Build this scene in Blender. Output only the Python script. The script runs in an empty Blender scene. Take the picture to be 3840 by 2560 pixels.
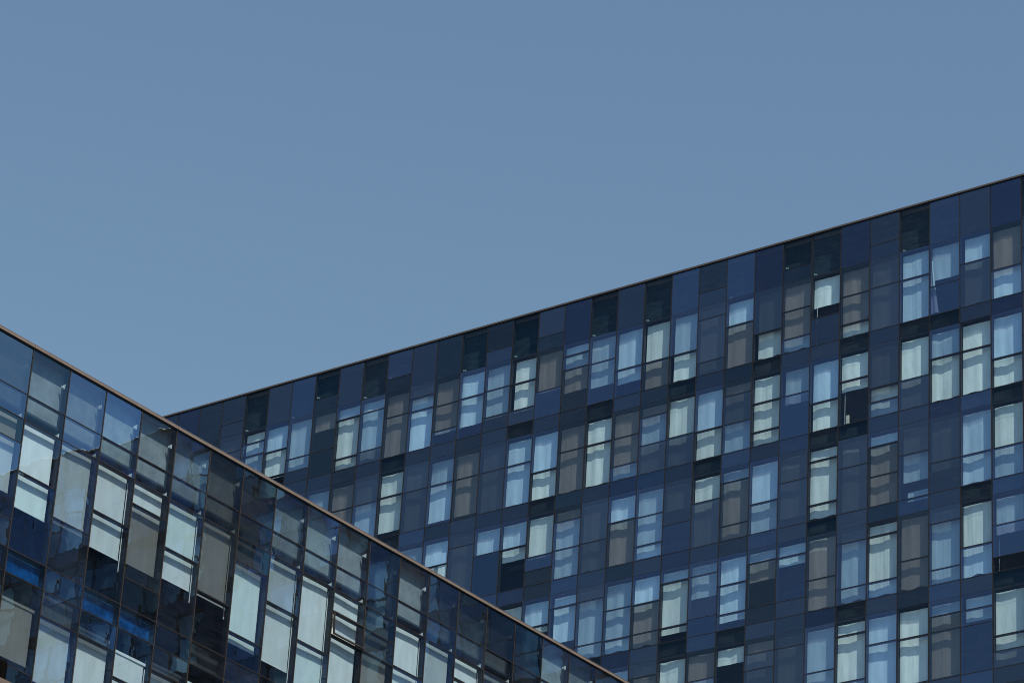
import bpy, math, random
from mathutils import Matrix, Vector

random.seed(11)
S = bpy.context.scene
COL = S.collection
BW = 1.5                      # width of one facade bay in metres

# ------------------------------------------------------------------ helpers
class MB:
    """collects boxes, quads and grids, then links them as ONE mesh object"""
    def __init__(s):
        s.v = []; s.f = []; s.m = []; s.mats = []; s.sm = []
    def mi(s, mat):
        if mat not in s.mats: s.mats.append(mat)
        return s.mats.index(mat)
    def quad(s, pts, mat):
        n = len(s.v); s.v += [tuple(p) for p in pts]
        s.f.append(tuple(range(n, n + len(pts)))); s.m.append(s.mi(mat)); s.sm.append(False)
    def box(s, x0, x1, y0, y1, z0, z1, mat):
        n = len(s.v)
        s.v += [(x, y, z) for z in (z0, z1) for y in (y0, y1) for x in (x0, x1)]
        i = s.mi(mat)
        for f in ((0, 2, 3, 1), (4, 5, 7, 6), (0, 1, 5, 4), (2, 6, 7, 3), (0, 4, 6, 2), (1, 3, 7, 5)):
            s.f.append(tuple(n + k for k in f)); s.m.append(i); s.sm.append(False)
    def grid(s, nx, nz, fn, mat):
        n = len(s.v); i = s.mi(mat)
        for b in range(nz + 1):
            for a in range(nx + 1): s.v.append(fn(a / nx, b / nz))
        for b in range(nz):
            for a in range(nx):
                k = n + b * (nx + 1) + a
                s.f.append((k, k + 1, k + nx + 2, k + nx + 1)); s.m.append(i); s.sm.append(True)
    def build(s, name, parent=None, kind=None, label=None):
        me = bpy.data.meshes.new(name)
        me.from_pydata(s.v, [], s.f)
        for m in s.mats: me.materials.append(m)
        me.polygons.foreach_set('material_index', s.m)
        me.polygons.foreach_set('use_smooth', s.sm)
        me.update()
        o = bpy.data.objects.new(name, me); COL.objects.link(o)
        if parent: o.parent = parent
        if kind: o['kind'] = kind
        if label: o['label'] = label
        return o

def nodes(name):
    m = bpy.data.materials.new(name); m.use_nodes = True
    nt = m.node_tree; nt.nodes.clear()
    out = nt.nodes.new('ShaderNodeOutputMaterial')
    return m, nt, out

def N(nt, t, **kw):
    n = nt.nodes.new(t)
    for k, v in kw.items():
        if k in n.inputs.keys(): n.inputs[k].default_value = v
        else: setattr(n, k, v)
    return n

def rgba(c): return (c[0], c[1], c[2], 1)

def matte(name, col, rough=0.6, var=0.12, scale=3.0, spec=0.3, bump=0.0, stretch=(1, 1, 1)):
    m, nt, out = nodes(name)
    tc = N(nt, 'ShaderNodeTexCoord'); mp = N(nt, 'ShaderNodeMapping'); mp.inputs['Scale'].default_value = stretch
    nt.links.new(tc.outputs['Object'], mp.inputs['Vector'])
    no = N(nt, 'ShaderNodeTexNoise', Scale=scale, Detail=6.0, Roughness=0.6)
    nt.links.new(mp.outputs[0], no.inputs['Vector'])
    mr = N(nt, 'ShaderNodeMapRange'); mr.inputs[3].default_value = 1 - var; mr.inputs[4].default_value = 1 + var
    mr.inputs[1].default_value = .3; mr.inputs[2].default_value = .7
    nt.links.new(no.outputs[0], mr.inputs[0])
    mx = N(nt, 'ShaderNodeVectorMath', operation='SCALE'); mx.inputs[0].default_value = col
    nt.links.new(mr.outputs[0], mx.inputs['Scale'])
    b = N(nt, 'ShaderNodeBsdfPrincipled'); b.inputs['Roughness'].default_value = rough
    b.inputs['Specular IOR Level'].default_value = spec
    nt.links.new(mx.outputs[0], b.inputs['Base Color'])
    if bump:
        bp = N(nt, 'ShaderNodeBump'); bp.inputs['Distance'].default_value = bump
        nt.links.new(no.outputs[0], bp.inputs['Height']); nt.links.new(bp.outputs[0], b.inputs['Normal'])
    nt.links.new(b.outputs[0], out.inputs[0])
    return m

def fabric(name, col, wrinkle):
    m, nt, out = nodes(name)
    tc = N(nt, 'ShaderNodeTexCoord'); oi = N(nt, 'ShaderNodeObjectInfo')
    mp = N(nt, 'ShaderNodeMapping'); mp.inputs['Scale'].default_value = (2.2, 2.2, 0.7)
    nt.links.new(tc.outputs['Object'], mp.inputs['Vector'])
    no = N(nt, 'ShaderNodeTexNoise', Scale=1.6, Detail=4.0)
    nt.links.new(mp.outputs[0], no.inputs['Vector'])
    mr = N(nt, 'ShaderNodeMapRange'); mr.inputs[1].default_value = .3; mr.inputs[2].default_value = .7
    mr.inputs[3].default_value = .9; mr.inputs[4].default_value = 1.06
    nt.links.new(no.outputs[0], mr.inputs[0])
    r2 = N(nt, 'ShaderNodeMapRange'); r2.inputs[3].default_value = .80; r2.inputs[4].default_value = 1.04
    nt.links.new(oi.outputs['Random'], r2.inputs[0])
    mu = N(nt, 'ShaderNodeMath', operation='MULTIPLY')
    nt.links.new(mr.outputs[0], mu.inputs[0]); nt.links.new(r2.outputs[0], mu.inputs[1])
    sc = N(nt, 'ShaderNodeVectorMath', operation='SCALE'); sc.inputs[0].default_value = col
    nt.links.new(mu.outputs[0], sc.inputs['Scale'])
    d = N(nt, 'ShaderNodeBsdfDiffuse'); nt.links.new(sc.outputs[0], d.inputs[0])
    nw = N(nt, 'ShaderNodeTexNoise', Scale=4.5, Detail=5.0, Roughness=.55); nt.links.new(mp.outputs[0], nw.inputs['Vector'])
    bp = N(nt, 'ShaderNodeBump'); bp.inputs['Distance'].default_value = wrinkle
    nt.links.new(nw.outputs[0], bp.inputs['Height']); nt.links.new(bp.outputs[0], d.inputs['Normal'])
    nt.links.new(d.outputs[0], out.inputs[0])
    return m

def glass(name, T, F, wob, scale, dirt=0.012, rough=0.0, streak=0.0, det=1.6):
    """thin coated pane: tinted see-through plus a coloured mirror coating, slightly wavy and dusty"""
    m, nt, out = nodes(name)
    tc = N(nt, 'ShaderNodeTexCoord'); oi = N(nt, 'ShaderNodeObjectInfo')
    off = N(nt, 'ShaderNodeVectorMath', operation='SCALE'); off.inputs[0].default_value = (37.0, 11.0, 23.0)
    nt.links.new(oi.outputs['Random'], off.inputs['Scale'])
    ad = N(nt, 'ShaderNodeVectorMath', operation='ADD')
    nt.links.new(tc.outputs['Object'], ad.inputs[0]); nt.links.new(off.outputs[0], ad.inputs[1])
    mp = N(nt, 'ShaderNodeMapping'); mp.inputs['Scale'].default_value = (1.0, 1.0, 0.75)
    nt.links.new(ad.outputs[0], mp.inputs['Vector'])
    no = N(nt, 'ShaderNodeTexNoise', Scale=scale, Detail=det, Roughness=0.40)
    nt.links.new(mp.outputs[0], no.inputs['Vector'])
    bp = N(nt, 'ShaderNodeBump'); bp.inputs['Strength'].default_value = 1.0; bp.inputs['Distance'].default_value = wob
    nt.links.new(no.outputs[0], bp.inputs['Height'])
    tr = N(nt, 'ShaderNodeBsdfTransparent'); tr.inputs[0].default_value = rgba(T)
    gl = N(nt, 'ShaderNodeBsdfGlossy'); gl.inputs['Roughness'].default_value = rough
    # coating strength differs a little from pane to pane
    r2 = N(nt, 'ShaderNodeMapRange'); r2.inputs[3].default_value = .85; r2.inputs[4].default_value = 1.15
    nt.links.new(oi.outputs['Random'], r2.inputs[0])
    sc = N(nt, 'ShaderNodeVectorMath', operation='SCALE'); sc.inputs[0].default_value = F
    nt.links.new(r2.outputs[0], sc.inputs['Scale'])
    nt.links.new(sc.outputs[0], gl.inputs[0]); nt.links.new(bp.outputs[0], gl.inputs['Normal'])
    a = N(nt, 'ShaderNodeAddShader'); nt.links.new(tr.outputs[0], a.inputs[0]); nt.links.new(gl.outputs[0], a.inputs[1])
    # dust film: soft clouds, long wiped smears and small specks
    mp2 = N(nt, 'ShaderNodeMapping'); mp2.inputs['Scale'].default_value = (0.8, 1, 5.0); mp2.inputs['Rotation'].default_value = (0, .12, 0)
    nt.links.new(ad.outputs[0], mp2.inputs['Vector'])
    n2 = N(nt, 'ShaderNodeTexNoise', Scale=1.7, Detail=6.0, Roughness=0.65); nt.links.new(mp2.outputs[0], n2.inputs['Vector'])
    d1 = N(nt, 'ShaderNodeMapRange'); d1.inputs[1].default_value = .42; d1.inputs[2].default_value = .8
    d1.inputs[3].default_value = dirt * .4; d1.inputs[4].default_value = dirt * 2 + streak
    nt.links.new(n2.outputs[0], d1.inputs[0])
    fr_ = N(nt, 'ShaderNodeMath', operation='FRACT'); f2 = N(nt, 'ShaderNodeMath', operation='MULTIPLY'); f2.inputs[1].default_value = 17.31
    nt.links.new(oi.outputs['Random'], f2.inputs[0]); nt.links.new(f2.outputs[0], fr_.inputs[0])
    pw = N(nt, 'ShaderNodeMapRange'); pw.inputs[3].default_value = .25; pw.inputs[4].default_value = 2.4
    nt.links.new(fr_.outputs[0], pw.inputs[0])
    dm = N(nt, 'ShaderNodeMath', operation='MULTIPLY'); nt.links.new(d1.outputs[0], dm.inputs[0]); nt.links.new(pw.outputs[0], dm.inputs[1])
    n3 = N(nt, 'ShaderNodeTexNoise', Scale=14.0, Detail=1.0); nt.links.new(ad.outputs[0], n3.inputs['Vector'])
    d2 = N(nt, 'ShaderNodeMapRange'); d2.inputs[1].default_value = .80; d2.inputs[2].default_value = .84
    d2.inputs[3].default_value = 0; d2.inputs[4].default_value = .35
    nt.links.new(n3.outputs[0], d2.inputs[0])
    mx = N(nt, 'ShaderNodeMath', operation='MAXIMUM'); nt.links.new(dm.outputs[0], mx.inputs[0]); nt.links.new(d2.outputs[0], mx.inputs[1])
    df = N(nt, 'ShaderNodeBsdfDiffuse'); df.inputs[0].default_value = (.5, .5, .5, 1)
    ms = N(nt, 'ShaderNodeMixShader')
    nt.links.new(mx.outputs[0], ms.inputs[0]); nt.links.new(a.outputs[0], ms.inputs[1]); nt.links.new(df.outputs[0], ms.inputs[2])
    nt.links.new(ms.outputs[0], out.inputs[0])
    return m

def metal(name, col, rough):
    m, nt, out = nodes(name)
    b = N(nt, 'ShaderNodeBsdfPrincipled'); b.inputs['Base Color'].default_value = rgba(col)
    b.inputs['Metallic'].default_value = 1.0; b.inputs['Roughness'].default_value = rough
    tc = N(nt, 'ShaderNodeTexCoord'); no = N(nt, 'ShaderNodeTexNoise', Scale=2.0, Detail=4.0)
    nt.links.new(tc.outputs['Object'], no.inputs['Vector'])
    mr = N(nt, 'ShaderNodeMapRange'); mr.inputs[3].default_value = rough * .7; mr.inputs[4].default_value = rough * 1.6
    nt.links.new(no.outputs[0], mr.inputs[0]); nt.links.new(mr.outputs[0], b.inputs['Roughness'])
    nt.links.new(b.outputs[0], out.inputs[0])
    return m

# glass kinds: (see-through tint, coating colour)
KINDS = {
    'C': ((.715, .875, .97), (.026, .036, .052)),   # clear
    'L': ((.56, .75, .90), (.080, .108, .180)),   # light blue
    'M': ((.43, .58, .70), (.088, .116, .182)),   # mid blue
    'B': ((.365, .395, .43), (.055, .075, .095)),  # bronze
    'N': ((.155, .19, .22), (.100, .122, .165)),  # dull navy
    'U': ((.30, .36, .50), (.088, .126, .198)),   # strong blue
    'V': ((.14, .15, .17), (.085, .108, .150)),   # navy
    'W': ((.14, .15, .17), (.064, .084, .138)),   # dark navy
    'G': ((.15, .16, .17), (.056, .078, .104)),   # dark green grey
    'K': ((.70, .80, .84), (.016, .022, .030)),   # clear, unlit room
    'D': ((.60, .80, .90), (.014, .027, .040)),   # clear in front of a dark backing
    'E': ((.06, .33, .68), (.050, .070, .090)),   # electric blue
}
PANE_LABEL = {'C': 'clear pane', 'B': 'bronze tinted pane', 'E': 'electric blue panel', 'D': 'clear panel over a dark backing',
              'L': 'light blue pane', 'M': 'mid blue pane', 'N': 'dull navy pane', 'K': 'clear pane', 'U': 'strong blue panel',
              'V': 'navy panel', 'W': 'dark navy panel', 'G': 'dark grey green panel'}
GA = {k: glass('far_glass_' + k, t, f, 0.0022, 0.9, dirt=.007) for k, (t, f) in KINDS.items()}
TB = {'C': (.595, .712, .81), 'L': (.56, .695, .765), 'M': (.44, .53, .585), 'B': (.315, .35, .375), 'K': (.60, .72, .80), 'E': (.03, .215, .44)}
GB = {k: glass('near_glass_' + k, TB.get(k, t), tuple(c * (q * 1.25 if k in 'CKD' else q) for c, q in zip(f, (1.55, 1.92, 1.85))), 0.0021, 1.0, dirt=.007, det=3.0) for k, (t, f) in KINDS.items()}

M_CAP_A = matte('dark_bronze_cap', (.026, .021, .021), .5, .45, 3)
M_CAP_B = matte('rusty_brown_cap', (.030, .025, .024), .5, .4, 5)
M_FIN = matte('dark_frame', (.009, .010, .013), .5, .2, 4)
M_CORE = matte('dark_interior', (.014, .016, .020), .9, .3, .5, 0.0)  # near-black colour stands in for the shade inside the rooms
M_SLAB = matte('dark_slab', (.030, .032, .036), .9, .3, 1.5, 0.0)
M_BACK_A = matte('grey_backing', (.026, .034, .042), .9, .5, 2.2, 0.0, stretch=(1, 1, 4))
M_BACK_B = matte('pale_concrete', (.25, .275, .285), .9, .22, 2.5, 0.0)
M_COPE_A = matte('brown_grey_coping', (.095, .086, .092), .5, .15, 3)
M_COPE_B = matte('copper_brown_coping', (.168, .138, .128), .55, .12, 2.5)
M_BLUEBK = matte('pale_panel_backing', (.58, .60, .62), .9, .55, 3.5, 0.0)
M_CURT = fabric('white_curtain', (.82, .82, .79), .007)
M_BLIND = fabric('white_roller_blind', (.78, .79, .76), .0015)
M_WHITE = matte('white_plastic', (.78, .78, .76), .5, .08, 5)
M_STEEL = matte('bare_bracket', (.30, .31, .32), .5, .5, 25)
M_BEAD = metal('bright_edge_trim', (.62, .55, .52), .28)
M_ROOF = matte('roof_felt', (.20, .19, .18), .9, .2, 1)
M_PAVE = matte('dark_asphalt', (.05, .05, .052), .9, .2, .6)
M_LEDGE = matte('pinkish_brown_ledge', (.125, .102, .098), .7, .12, 4)
M_BLACK = matte('black_paint', (.003, .003, .0035), .9, .2, 4, .03)
M_TABLE = matte('beige_board', (.55, .48, .38), .7, .1, 4)

# ------------------------------------------------------------------ reading of the facades
# one token per pane from the top down: glass kind + share of the window height
# after '|': b = share where the curtain ends, t = share where it starts
A1 = {1: 'G1', 2: 'N.26 N.2 N.54', 3: 'C.2 L.2 M.6', 4: 'L.42 C.4 K.18|b.82', 5: 'M.62 M.2 V.18|b.8', 6: 'B.62 B.38|b.27',
 7: 'L.22 C.6 C.18', 8: 'M.21 M.59 N.2', 9: 'B.385 B.615', 10: 'N.195 L.2 L.605', 11: 'B.41 B.38 M.21|b.81',
 12: 'L.4 L.6|b.8', 13: 'M.385 M.4 V.215|b.785', 14: 'C.39 C.4 V.21|b.79', 15: 'B.605 U.395|b.6', 16: 'L.185 M.205 B.61|b.7',
 17: 'M.4 M.6|b.73', 18: 'L.6 L.4|b.78', 19: 'C.6 B.4', 20: 'M.6 C.4', 21: 'N.19 N.62 N.19', 22: 'L.395 B.605', 23: 'N.61 C.39',
 24: 'B.4 B.4 M.2', 25: 'C.61 V.39|b.43', 26: 'B.41 B.4 C.19', 27: 'N.4 N.6', 28: 'L.4 L.6', 29: 'M.6 U.4|b.49', 30: 'L.4 N.6',
 31: 'B.6 L.4', 32: 'N.4 L.6'}
A2 = {5: 'N.4 N.6', 6: 'M.4 M.6', 7: 'B.41 B.59', 8: 'N.41 M.59', 9: 'C.39 C.61|b.89', 10: 'N.4 N.6', 11: 'M.4 L.6|b.92', 12: 'B.4 B.6|b.92',
 13: 'N.4 N.6', 14: 'L.4 L.6', 15: 'L.59 C.41', 16: 'B.39 B.61', 17: 'C.39 C.61', 18: 'B.39 B.4 M.21', 19: 'B.19 M.4 N.41',
 20: 'C.58 N.42', 21: 'L.59 C.41', 22: 'B.19 N.4 M.41', 23: 'C.4 C.4 C.2', 24: 'M.4 U.6|b.5', 25: 'L.6 C.4', 26: 'C.4 C.6|b.52',
 27: 'N.595 C.195 M.21', 28: 'C.595 N.405', 29: 'M.4 C.6', 30: 'C.4 C.6', 31: 'L.61 C.39', 32: 'N.4 N.6'}
A3 = {10: 'M.4 M.6', 11: 'L.395 C.605', 12: 'N.2 N.8', 13: 'L.4 U.6|b.36', 14: 'L.4 C.6|b.56', 15: 'C.6 U.19 B.21|b.6',
 16: 'B.19 M.395 M.415', 17: 'N.58 N.42', 18: 'L.385 B.615', 19: 'M.395 M.405 L.2', 20: 'N.6 U.4|b.38', 21: 'C.39 N.61',
 22: 'M.2 B.595 B.205', 23: 'L.59 M.41', 24: 'N.395 N.605|b.86', 25: 'C.2 C.59 C.21', 26: 'N.39 N.61', 27: 'L.195 B.4 B.405',
 28: 'N.405 M.595|b.75', 29: 'N.6 N.4|b.69', 30: 'L.6 L.4', 31: 'C.6 M.4', 32: 'N.6 N.4'}
A4 = {14: 'C.4 C.6', 15: 'L.39 C.61|b.46', 16: 'L.195 L.6 V.205|b.66', 17: 'N.19 M.605 M.205', 18: 'M.395 M.41 L.195',
 19: 'L.4 B.4 B.2', 20: 'L.195 C.605 C.2|b.87', 21: 'M.19 M.575 U.235|b.47', 22: 'L.4 L.39 L.21|b.87', 23: 'M.19 B.595 G.215|b.42',
 24: 'L.2 L.585 V.215|b.3', 25: 'B.585 B.415', 26: 'N.195 M.595 M.21', 27: 'C.19 C.6 L.21', 28: 'B.6 B.4', 29: 'N.2 M.6 M.2',
 30: 'C.6 L.4', 31: 'M.4 U.41 K.19|b.5', 32: 'C.6 N.4'}
A5 = {18: 'L.4 L.6', 19: 'N.19 B.81', 20: 'C.4 C.6', 21: 'B.39 M.61', 22: 'C.6 K.4|b.24', 23: 'B.19 N.21 N.6', 24: 'N.195 N.805',
 25: 'M.595 M.405', 26: 'C.2 C.6 M.2', 27: 'L.39 L.61', 28: 'C.4 C.6', 29: 'M.195 B.2 B.605', 30: 'L.2 M.2 U.6|b.33',
 31: 'C.6 C.195 N.205', 32: 'C.4 C.6'}
AWIN = {1: A1, 2: A2, 3: A3, 4: A4, 5: A5}
# parapet panels: upper kind, and lower kind where the panel is split
APAR = {-1: 'V', 0: 'W', 1: 'G', 2: 'VV', 3: 'D', 4: 'V', 5: 'U', 6: 'DG', 7: 'V', 8: 'D', 9: 'UG', 10: 'V', 11: 'G', 12: 'D', 13: 'GU',
 14: 'D', 15: 'VG', 16: 'W', 17: 'D', 18: 'V', 19: 'D', 20: 'U', 21: 'GV', 22: 'U', 23: 'W', 24: 'DG', 25: 'D', 26: 'W', 27: 'VV', 28: 'D',
 29: 'U', 30: 'V', 31: 'W', 32: 'D'}
ASP = {1: dict(zip(range(2, 33), 'VVVVVGVDVVGVDVGDVGDVGDVVDVDDVWV')),
       2: dict(zip(range(7, 33), 'VVDUVVVVDGVWUVDUVUDDVVWUDV')),
       3: dict(zip(range(12, 33), 'VUWGUVGVWVGUVDVGUVDUV')),
       4: dict(zip(range(16, 33), 'VDWVDUDVVWDVGUVDV')),
       5: dict(zip(range(20, 33), 'VVVVVVVVVVUVV'))}
BPAR = {-1: 'NM', 0: 'CC', 1: 'MM', 2: 'LL', 3: 'CC', 4: 'MM', 5: 'BB', 6: 'GG', 7: 'MM', 8: 'LL', 9: 'CC', 10: 'NN', 11: 'CC', 12: 'NM', 13: 'NL',
 14: 'VK', 15: 'GG', 16: 'LL', 17: 'MM', 18: 'LL', 19: 'NN'}
B1 = {-1: 'B.19 M.6 V.21|b.57', 0: 'C.4 L.6|b.64', 1: 'M.605 V.395|b.61', 2: 'C.395 C.605|b.645', 3: 'C.187 B.593 B.22|b.63', 4: 'L.39 C.61|b.6',
 5: 'B.59 K.41|b.59', 6: 'G.197 L.583 L.22|b.83', 7: 'M.39 C.61|b.84', 8: 'C.57 L.43', 9: 'C.185 C.2 C.615', 10: 'N.19 N.19 B.62',
 11: 'C.37 L.63', 12: 'M.6 M.4', 13: 'C.2 C.8', 14: 'N.4 N.6', 15: 'B.6 B.4', 16: 'L.4 C.6', 17: 'N.2 M.8', 18: 'C.6 C.4', 19: 'B.4 B.6'}
B2 = {-1: 'B.4 B.6', 0: 'B.66 B.34|t.17b.58', 1: 'N.19 M.6 V.21|b.65', 2: 'N.19 C.81|t.12', 3: 'C.38 C.62|t.16', 4: 'N.19 C.81|t.12', 5: 'K.19 C.81|t.13',
 6: 'N.19 L.81|t.1', 7: 'C.4 C.6', 8: 'L.6 M.4', 9: 'C.6 N.4', 10: 'B.4 B.6', 11: 'C.4 C.6', 12: 'N.6 M.4', 13: 'L.2 L.8'}
BWIN = {1: B1, 2: B2}
BSP = {1: dict(zip(range(-1, 20), 'EEVEEVKVDUVGUVDVGUVDV'))}

def parse(t):
    b, e = 1.0, 0.0
    if '|' in t:
        t, q = t.split('|')
        if 't' in q:
            q = q[1:]
            if 'b' in q: a, c = q.split('b'); e, b = float(a), float(c)
            else: e = float(q)
        else: b = float(q[1:])
    return [(p[0], float(p[1:])) for p in t.split()], e, b

# ------------------------------------------------------------------ camera and the two facades (solved from the photograph)
CZ = 1.7
F_PX, PITCH, ROLL = 13033.13, 0.4676357, 0.0632334
A = dict(yaw=-0.6555699, o=(-16.6129, 159.14278, 75.106164 + CZ), par=(2.147,), v=3.4993, s=0.70232, u0=-4, u1=82)
B = dict(yaw=0.9050317, o=(-13.21384, 86.49756, 42.564006 + CZ), par=(1.4745, .7585), v=3.81256, s=.68864, u0=-10, u1=36)

def pane(mb, x0, x1, z0, z1, mat, jit):
    y = [random.uniform(-jit, jit) for _ in range(3)]
    y.append(y[0] + y[2] - y[1])
    mb.quad([(x0, y[0], z0), (x1, y[1], z0), (x1, y[2], z1), (x0, y[3], z1)], mat)

def curtain(mb, x, z0, z1, mat, amp, raised):
    ph, p2, p3, p4 = [random.uniform(0, 6.28) for _ in range(4)]
    wl = random.uniform(.85, 1.35); sl = random.uniform(-.25, .25); k = random.uniform(.6, 1.25) * amp
    fold = random.choice((0, 0, .15, .3, .6)) * amp * .35
    y0 = random.uniform(.212, .240); gap = random.choice((0, 0, 0, 0, 0, 0, 0, .05, .12))
    hem = 0 if raised else random.choice((0, 0, .02, .05))
    def fn(a, b):
        px = .02 + gap + a * (BW - .04 - gap); z = z0 + (z1 - z0) * b; h = z - z0
        y = y0 + k * math.sin(6.2832 * (px / wl) + ph + sl * h) + .35 * k * math.sin(6.2832 * px / .47 + p2 + .5 * h)
        y += fold * math.sin(6.2832 * px / .19 + p3 + .35 * math.sin(h * 1.7 + p4))
        zz = z + (hem * math.sin(6.2832 * px / .9 + p4) if b == 0 else 0)
        return (x + px, min(max(y, .186), .285), zz)
    mb.grid(30, 10, fn, mat)

def build_tower(name, D, G, win, par, sp, floors, panes_jit, near, label, cat, keep):
    root = bpy.data.objects.new(name, None); COL.objects.link(root)
    H = D['o'][2]
    root.location = (D['o'][0], D['o'][1], 0); root.rotation_euler = (0, 0, D['yaw'])
    root['label'] = label; root['category'] = cat
    x0, x1 = D['u0'] * BW, D['u1'] * BW
    M_CAP = M_CAP_B if near else M_CAP_A
    ch = .010 if near else .0115
    cw = .015 if near else .0165
    ptot = sum(D['par']); v, s = D['v'], D['s']
    zw = {f: H - ptot - (f - 1) * (v + s) for f in range(1, 30)}       # top of each floor's windows
    zlow = zw[floors] - v
    # ---- body behind the glass
    m = MB(); m.box(x0, x1, .9, 20, 0, H - .9, M_CORE); m.build('wall', root)
    m = MB(); m.box(x0 + .3, x1 - .3, 1.2, 19.7, H - .9, H - .7, M_ROOF); m.build('roof', root)
    m = MB()
    for f in range(1, floors + 1): m.box(x0, x1, .30, .9, zw[f] - v - s + .12, zw[f] - v - .06, M_SLAB)
    m.build('floor_slab', root, kind='stuff')
    m = MB()
    if near: m.box(x0, x1, .33, .5, H - D['par'][0] - .34, H - .12, M_BACK_B)
    else: m.box(x0, x1, .30, .5, H - ptot + .14, H - .12, M_BACK_A)
    m.build('parapet_wall', root)
    # ---- plain lower storeys outside the picture
    m = MB(); u = D['u0']
    zb = .4
    rows = [zlow - s]
    while rows[-1] - (v + s) > 1: rows.append(rows[-1] - v - s)
    for r in rows:
        for u in range(D['u0'], D['u1']):
            pane(m, u * BW + .012, u * BW + BW - .012, max(zb, r - v), r - .01, G[random.choice('VWUGV')], panes_jit)
            pane(m, u * BW + .012, u * BW + BW - .012, r + .01, r + s - .01, G[random.choice('VWG')], panes_jit)
    m.build('glass_pane', root, kind='stuff')
    # ---- coping along the roof edge: one folded length per bay with a seam clip
    m = MB()
    mc = M_COPE_B if near else M_COPE_A; lo_ = .035 if near else .018
    for u in range(D['u0'], D['u1']):
        dz = random.uniform(-.004, .004)
        m.box(u * BW + .006, u * BW + BW - .006, -.055, .5, H - lo_ + dz, H + .055 + dz, mc)
        m.box(u * BW - .012, u * BW + .0055, -.062, .5, H - lo_ - .004, H + .060, mc)
    m.box(x0, x1, -.030, .1, H - (.070 if near else .058), H - lo_ - .006, M_FIN)  # near-black strip: the shadow line below the coping, put in as colour
    co_ = m.build('coping', root)
    m = MB(); zc, yc, rr = H + .056, -.048, .012
    m.grid(1, 8, lambda a, b: (x0 + (x1 - x0) * a, yc - rr * math.sin(3.1416 * b), zc - rr * math.cos(3.1416 * b)), M_BEAD)
    m.build('edge_bead', co_)
    # ---- mullions
    extra = MB()
    for u in range(D['u0'], D['u1'] + 1):
        own = keep['mull'][0] <= u <= keep['mull'][1]
        m = MB() if own else extra
        X = u * BW
        w = random.uniform(.9, 1.1) * cw
        m.box(X - w, X + w, -.016, -.005, .1, H - .072, M_CAP)
        m.box(X - .022, X + .022, .005, .175 if not near else .19, .1, H - .073, M_FIN)
        if own: m.build('mullion', root)
    extra.build('mullion', root, kind='stuff')
    # ---- parapet panels
    ex = MB()
    for u in range(D['u0'], D['u1']):
        kinds = par.get(u) or (random.choice(['V', 'W', 'D', 'U', 'VG', 'DG']) if not near else random.choice(['NN', 'MM', 'CC']))
        own = u in par
        zt, zb_ = H - .062, H - ptot
        zc = H - D['par'][0] if near else H - 1.42
        cuts = [(zt, zc, kinds[0]), (zc, zb_, kinds[1])] if len(kinds) == 2 else [(zt, zb_, kinds[0])]
        for i, (a, b, k) in enumerate(cuts):
            m = MB() if own else ex
            pane(m, u * BW + .012, u * BW + BW - .012, b + .006, a - .006, G[k], panes_jit)
            if i == 0 and len(cuts) == 2:
                m.box(u * BW + .022, u * BW + BW - .022, -.013, -.004, b - ch, b + ch, M_CAP)
                m.box(u * BW + .024, u * BW + BW - .024, .005, .10, b - .022, b + .022, M_FIN)
            if own:
                o = m.build('parapet_panel', root, label=PANE_LABEL[k])
                br = MB(); X = u * BW
                if near:
                    bx, bz = (X + 1.40, a - .52) if i == 0 else (X + 1.40, b + .12)
                    br.box(bx, bx + .045, .12, .2, bz - .03, bz + .035, M_WHITE)
                    br.box(bx + .012, bx + .028, .07, .12, bz - .075, bz + .06, M_WHITE)
                    br.build('bracket', o)
                elif i == 0 and (k == 'D' or random.random() < .5):
                    jx, jz = random.uniform(-.03, .03), random.uniform(-.02, .03)
                    br.box(X + .12 + jx, X + .20 + jx, .07, .16, b + .09 + jz, b + .15 + jz, M_STEEL)
                    br.box(X + .11 + jx, X + .135 + jx, .05, .07, b + .07 + jz, b + .16 + jz, M_STEEL)
                    br.build('bracket', o)
    if ex.v: ex.build('parapet_panel', root, kind='stuff')
    # ---- spandrel panels
    ex = MB()
    for f in range(1, floors + 1):
        for u in range(D['u0'], D['u1']):
            k = sp.get(f, {}).get(u)
            own = k is not None
            k = k or random.choice('VVWGDU')
            m = MB() if own else ex
            za, zb_ = zw[f] - v, zw[f] - v - s
            pane(m, u * BW + .012, u * BW + BW - .012, zb_ + .006, za - .006, G[k], panes_jit)
            if k == 'E':
                m.box(u * BW + .03, u * BW + BW - .03, .19, .22, zb_ + .05, za - .05, M_BLUEBK)
            if own: m.build('spandrel_panel', root, label=PANE_LABEL[k])
    ex.build('spandrel_panel', root, kind='stuff')
    # ---- windows: frame bars, panes and the curtain or blind behind
    exf, exg, exc = MB(), MB(), MB()
    common = ['N.2 N.8', 'L.4 L.6', 'M.6 M.4', 'B.4 B.6', 'C.4 C.6', 'B.2 M.4 N.4', 'N.4 N.6', 'C.6 N.4', 'L.6 C.4', 'M.4 U.6|b.5', 'V.4 V.6|b.0']
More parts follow.
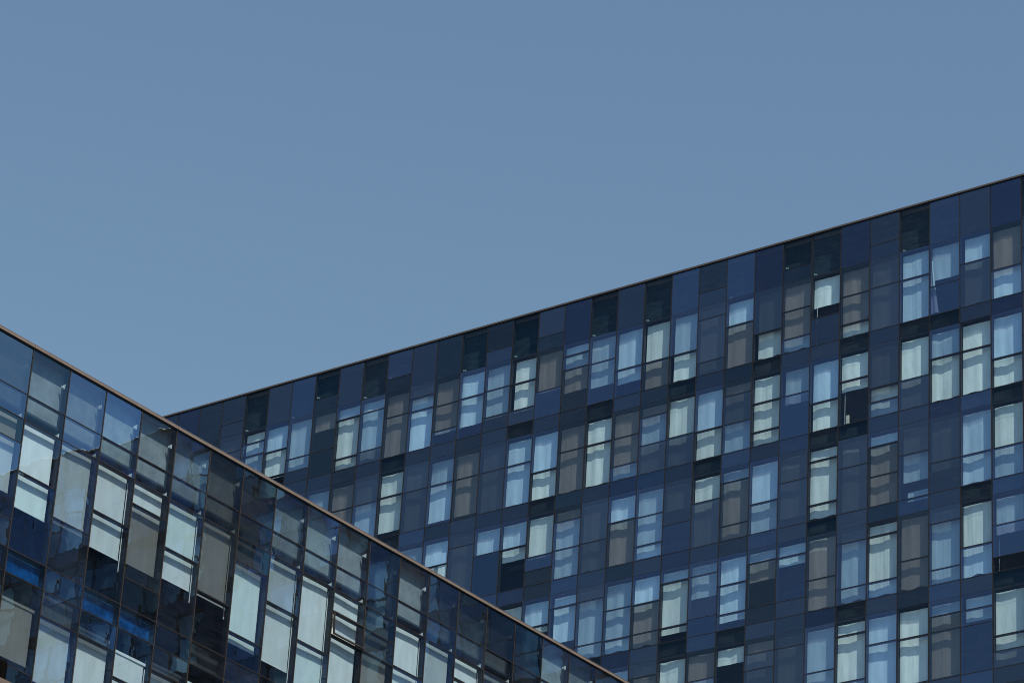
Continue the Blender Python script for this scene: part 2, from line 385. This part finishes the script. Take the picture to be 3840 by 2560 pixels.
    for f in range(1, floors + 1):
        for u in range(D['u0'], D['u1']):
            t = win.get(f, {}).get(u)
            own = t is not None and (f, u) not in keep['drop']
            ps, top, bot = parse(t or random.choice(common))
            X = u * BW
            z = zw[f]
            fr = MB() if own else exf
            # head bar, sill bar
            if near: fr.box(X + .024, X + BW - .024, .004, .12, z - .03, z + .03, M_FIN)
            elif f == 1: fr.box(X + .024, X + BW - .024, .06, .2, z - .03, z + .03, M_FIN)
            else: fr.box(X + .024, X + BW - .024, .06, .16, z - .03, z + .03, M_FIN)
            hc = ch if near else .0045
            fr.box(X + .0205, X + BW - .0205, -.013 if near else -.0055, -.004, z - hc, z + hc, M_CAP)
            fr.box(X + .0205, X + BW - .0205, -.013, -.004, z - v - ch, z - v + ch, M_CAP)
            fr.box(X + .024, X + BW - .024, .005, .12, z - v - .028, z - v + .028, M_FIN)
            if own:
                fr.box(X + .0235, X + .040, .015, .11, z - v - .02, z + .02, M_FIN)
                fr.box(X + BW - .040, X + BW - .0235, .015, .11, z - v - .02, z + .02, M_FIN)
            glist = []
            for i, (k, h) in enumerate(ps):
                zn = z - h * v if i < len(ps) - 1 else zw[f] - v
                glist.append((k, z, zn))
                if i < len(ps) - 1:
                    clear = k in 'CLK' or ps[i + 1][0] in 'CLK'
                    hh = .034 if clear else .022
                    fr.box(X + .024, X + BW - .024, .005, .12 if near or clear else .10, zn - hh, zn + hh, M_FIN)
                    fr.box(X + .0205, X + BW - .0205, -.013, -.004, zn - ch, zn + ch, M_CAP)
                z = zn
            wo = fr.build('window', root) if own else None
            for i, (k, a, b) in enumerate(glist):
                if near and f == 1 and u == 9 and i == 1: continue      # the open sash, built below
                m = MB() if own else exg
                pane(m, X + .012, X + BW - .012, b + .006, a - .006, G[k], panes_jit)
                if own: m.build('glass_pane', wo, label=PANE_LABEL[k])
            if bot > .02:
                m = MB() if own else exc
                zt = zw[f] - (top * v if top else (-.02 if near else .12)); zb_ = zw[f] - bot * v + (.165 if bot == 1 else 0)
                if near:
                    k2 = random.uniform(-.012, .012); k3 = random.uniform(0, 6.28); am = random.choice((.0015, .003, .008))
                    def fn(a, b, zt=zt, zb_=zb_, X=X, k2=k2, k3=k3, am=am):
                        return (X + .03 + a * (BW - .105), .222 + am * math.sin(a * 5 + k3) + k2 * b * .3, zb_ + (zt - zb_) * b)
                    m.grid(16, 6, fn, M_BLIND)
                    if bot < 1: m.box(X + .03, X + BW - .07, .214, .232, zb_ - .025, zb_ + .002, M_WHITE)
                    if any(k in 'CK' for k, _ in ps) and (u + f) % 3 != 1:
                        m.box(X + 1.452, X + 1.472, .196, .214, max(zb_ - .35, zw[f] - v + .05), zt - .1, M_WHITE)
                    if top: m.box(X + .03, X + BW - .03, .19, .27, zt - .01, zt + .07, M_WHITE)
                    if own: m.build('roller_blind', wo)
                else:
                    curtain(m, X, zb_, zt, M_CURT, .011, bot < 1)
                    if own: m.build('curtain', wo)
            # ---- what the photo shows inside single rooms
            if own and not near:
                if (f, u) in ((3, 29), (3, 24), (3, 20)):
                    m = MB(); zc = zw[f] - v * (.80 if u == 29 else .90)
                    hx = X + (.75 if u == 29 else .45 if u == 24 else 1.2)
                    m.box(hx, hx + .42, .45, .85, zc, zc + .03, M_WHITE); m.build('ceiling_panel', wo)
                if (f, u) == (3, 28):
                    m = MB(); m.box(X + .25, X + 1.35, .4, .44, zw[f] - v + .05, zw[f] - v * .86, M_WHITE); m.build('board', wo)
                if (f, u) in ((2, 26), (1, 25), (4, 31)):
                    m = MB(); zb_ = zw[f] - v
                    m.box(X + .20, X + .211, .20, .212, zb_ + .06, zw[f] - bot * v - .02, M_WHITE); m.build('curtain_wand', wo)
                if (f, u) == (1, 29):
                    m = MB(); za, zb_ = zw[f] - v + .17, zw[f] - .22 * v
                    m.grid(6, 10, lambda a, b: (X + .03 + a * (.05 + .30 * (1 - b) ** 1.2), .13 + .02 * math.sin(a * 8), za + (zb_ - za) * b), M_CURT)
                    m.build('drawn_curtain', wo)
                if (f, u) == (2, 26):
                    m = MB(); m.box(X + .28, X + .42, .17, .23, zw[f] - v + .04, zw[f] - v + .52, M_TABLE); m.build('window_stay', wo)
                if (f, u) == (3, 11):
                    m = MB()
                    m.grid(8, 10, lambda a, b: (X + .95 + a * .5, .035 + .008 * math.sin(a * 9) * (1 - b), zw[f] - v + .05 + b * 2.65), M_WHITE)
                    m.build('white_cloth', wo)
    wf = exf.build('window', root, kind='stuff')
    exg.build('glass_pane', wf, kind='stuff'); exc.build('roller_blind' if near else 'curtain', wf, kind='stuff')
    return root, zw

ra, zwA = build_tower('glass_office_building', A, GA, AWIN, APAR, ASP, 6, .0016, False,
    'far dark navy glass building whose thin roof edge climbs to the right', 'building',
    dict(mull=(-1, 33), drop={(1, 1), (1, 2), (1, 3), (2, 5), (2, 6), (2, 7), (3, 10), (3, 11), (4, 14), (5, 18), (5, 19), (5, 20), (1, 32), (2, 32), (3, 32), (4, 32), (5, 32)} - {(3, 11)}))
rb, zwB = build_tower('glass_office_building', B, GB, BWIN, BPAR, BSP, 3, .0030, True,
    'nearer glass building with copper brown coping descending to the right, panes mirroring its neighbour', 'building',
    dict(mull=(-1, 19), drop={(1, 16), (1, 17), (1, 18), (1, 19), (2, 8), (2, 9), (2, 10), (2, 11), (2, 12), (2, 13)}))

# ---- the open top-hung sash in the nearer facade
v = B['v']; X = 9 * BW; zt = zwB[1] - .185 * v; zb = zwB[1] - .385 * v
sash = MB()
def sl(z): return -.02 - .05 * (zt - z) / (zt - zb)          # swings outward at the bottom
def bar(xa, xb, za, zc, th=.05):
    n = len(sash.v); i = sash.mi(M_CAP_B)
    for z in (za, zc):
        for d in (0, th):
            for x in (xa, xb): sash.v.append((x, sl(z) + d - th, z))
    for f in ((0, 2, 3, 1), (4, 5, 7, 6), (0, 1, 5, 4), (2, 6, 7, 3), (0, 4, 6, 2), (1, 3, 7, 5)):
        sash.f.append(tuple(n + k for k in f)); sash.m.append(i); sash.sm.append(False)
bar(X + .02, X + BW - .02, zt - .045, zt - .003); bar(X + .02, X + BW - .02, zb, zb + .05)
bar(X + .02, X + .062, zb + .05, zt - .045); bar(X + BW - .062, X + BW - .02, zb + .05, zt - .045)
so = sash.build('open_sash', rb, label='bronze framed sash swung open')
m = MB(); m.quad([(X + .07, sl(zb) - .02, zb + .05), (X + BW - .07, sl(zb) - .02, zb + .05), (X + BW - .07, sl(zt) - .02, zt - .05), (X + .07, sl(zt) - .02, zt - .05)], GB['C'])
m.build('glass_pane', so)

# ------------------------------------------------------------------ low neighbouring wing whose ledge cuts the bottom left corner
def cam_axes():
    f = Vector((0, math.cos(PITCH), math.sin(PITCH))); r = Vector((1, 0, 0)); u = r.cross(f)
    c, s = math.cos(ROLL), math.sin(ROLL)
    return f, c * r + s * u, -s * r + c * u
fwd, rgt, up = cam_axes()
Rb = Matrix.Rotation(B['yaw'], 3, 'Z'); ob = Vector((B['o'][0], B['o'][1], 0))
LX, LY, LZ = -1.6, -1.0, 32.9       # refined below so that the ledge stands where the photo shows it
def to_px(p):
    q = Rb @ Vector(p) + ob - Vector((0, 0, CZ)); d = q.dot(fwd)
    return 1920 + F_PX * q.dot(rgt) / d, 1280 - F_PX * q.dot(up) / d
for _ in range(40):
    px, py = to_px((LX, LY, LZ)); LX -= (px - 0) / 130; LZ += (py - 2537) / 130
wing = bpy.data.objects.new('low_wing', None); COL.objects.link(wing)
wing.location = ob; wing.rotation_euler = (0, 0, B['yaw'])
wing['label'] = 'pinkish brown ledge of a low wing in the bottom left corner'; wing['category'] = 'building'
m = MB(); m.box(LX - 14, LX + 20, LY + .06, LY + .85, 0, LZ - .35, M_PAVE); m.build('wall', wing)
m = MB(); m.box(LX - 14, LX + 20, LY, LY + .9, LZ - .35, LZ, M_LEDGE); m.build('ledge', wing)
# black rounded post standing on that ledge
PXx, PY = LX + .30, LY + .28
m = MB(); n = 20; prof = [(.13, 0), (.13, .5), (.12, .56), (.095, .61), (.05, .64), (.0, .65)]
def fn(a, b):
    i = min(int(b * 5 + 1e-6), 5); r, h = prof[i]
    return (r * math.cos(a * 6.28318), r * math.sin(a * 6.28318), h)
m.grid(n, 5, fn, M_BLACK)
po = m.build('rounded_post', None); po.matrix_world = Matrix.Translation(Rb @ Vector((PXx, PY, LZ)) + ob)
po['label'] = 'black rounded post on the pinkish ledge at the left edge'; po['category'] = 'post'

# ------------------------------------------------------------------ ground
m = MB(); m.quad([(-3000, -3000, 0), (3000, -3000, 0), (3000, 3000, 0), (-3000, 3000, 0)], M_PAVE)
m.build('ground', None, kind='structure')

# ------------------------------------------------------------------ light: clear sky and one sun from the right behind the camera
nA = Vector((math.sin(A['yaw']), -math.cos(A['yaw']), 0)); uA = Vector((math.cos(A['yaw']), math.sin(A['yaw']), 0))
sun_dir = (nA + 2.23 * uA + Vector((0, 0, 2.82))).normalized()
el = math.asin(sun_dir.z); rot = math.atan2(sun_dir.x, sun_dir.y)
W = bpy.data.worlds.new('World'); S.world = W; W.use_nodes = True
nt = W.node_tree; bg = nt.nodes['Background']
sky = nt.nodes.new('ShaderNodeTexSky'); sky.sky_type = 'NISHITA'; sky.sun_disc = False
sky.sun_elevation = el; sky.sun_rotation = rot
sky.altitude = 50; sky.air_density = 2.0; sky.dust_density = 1.5; sky.ozone_density = 6.0
nt.links.new(sky.outputs[0], bg.inputs[0]); bg.inputs[1].default_value = 0.104
L = bpy.data.lights.new('sun', 'SUN'); L.energy = 5.0; L.angle = math.radians(.5); L.color = (1, .86, .66)
lo = bpy.data.objects.new('sun', L); COL.objects.link(lo)
lo.rotation_euler = sun_dir.to_track_quat('Z', 'Y').to_euler(); lo.location = (80, -80, 140)

# ------------------------------------------------------------------ camera
cd = bpy.data.cameras.new('camera'); co = bpy.data.objects.new('camera', cd); COL.objects.link(co)
cd.sensor_fit = 'HORIZONTAL'; cd.sensor_width = 36; cd.lens = F_PX / 3840 * 36
cd.clip_start = .5; cd.clip_end = 6000
R = Matrix((rgt, up, -fwd)).transposed().to_4x4()
co.matrix_world = Matrix.Translation((0, 0, CZ)) @ R
S.camera = co

S.view_settings.view_transform = 'Standard'; S.view_settings.look = 'None'
S.view_settings.exposure = 0.0; S.view_settings.gamma = 1.0
S.cycles.transparent_max_bounces = 12; S.cycles.max_bounces = 8; S.cycles.glossy_bounces = 3
S.cycles.use_denoising = True
S.cycles.pixel_filter_type = 'BLACKMAN_HARRIS'; S.cycles.filter_width = 1.0
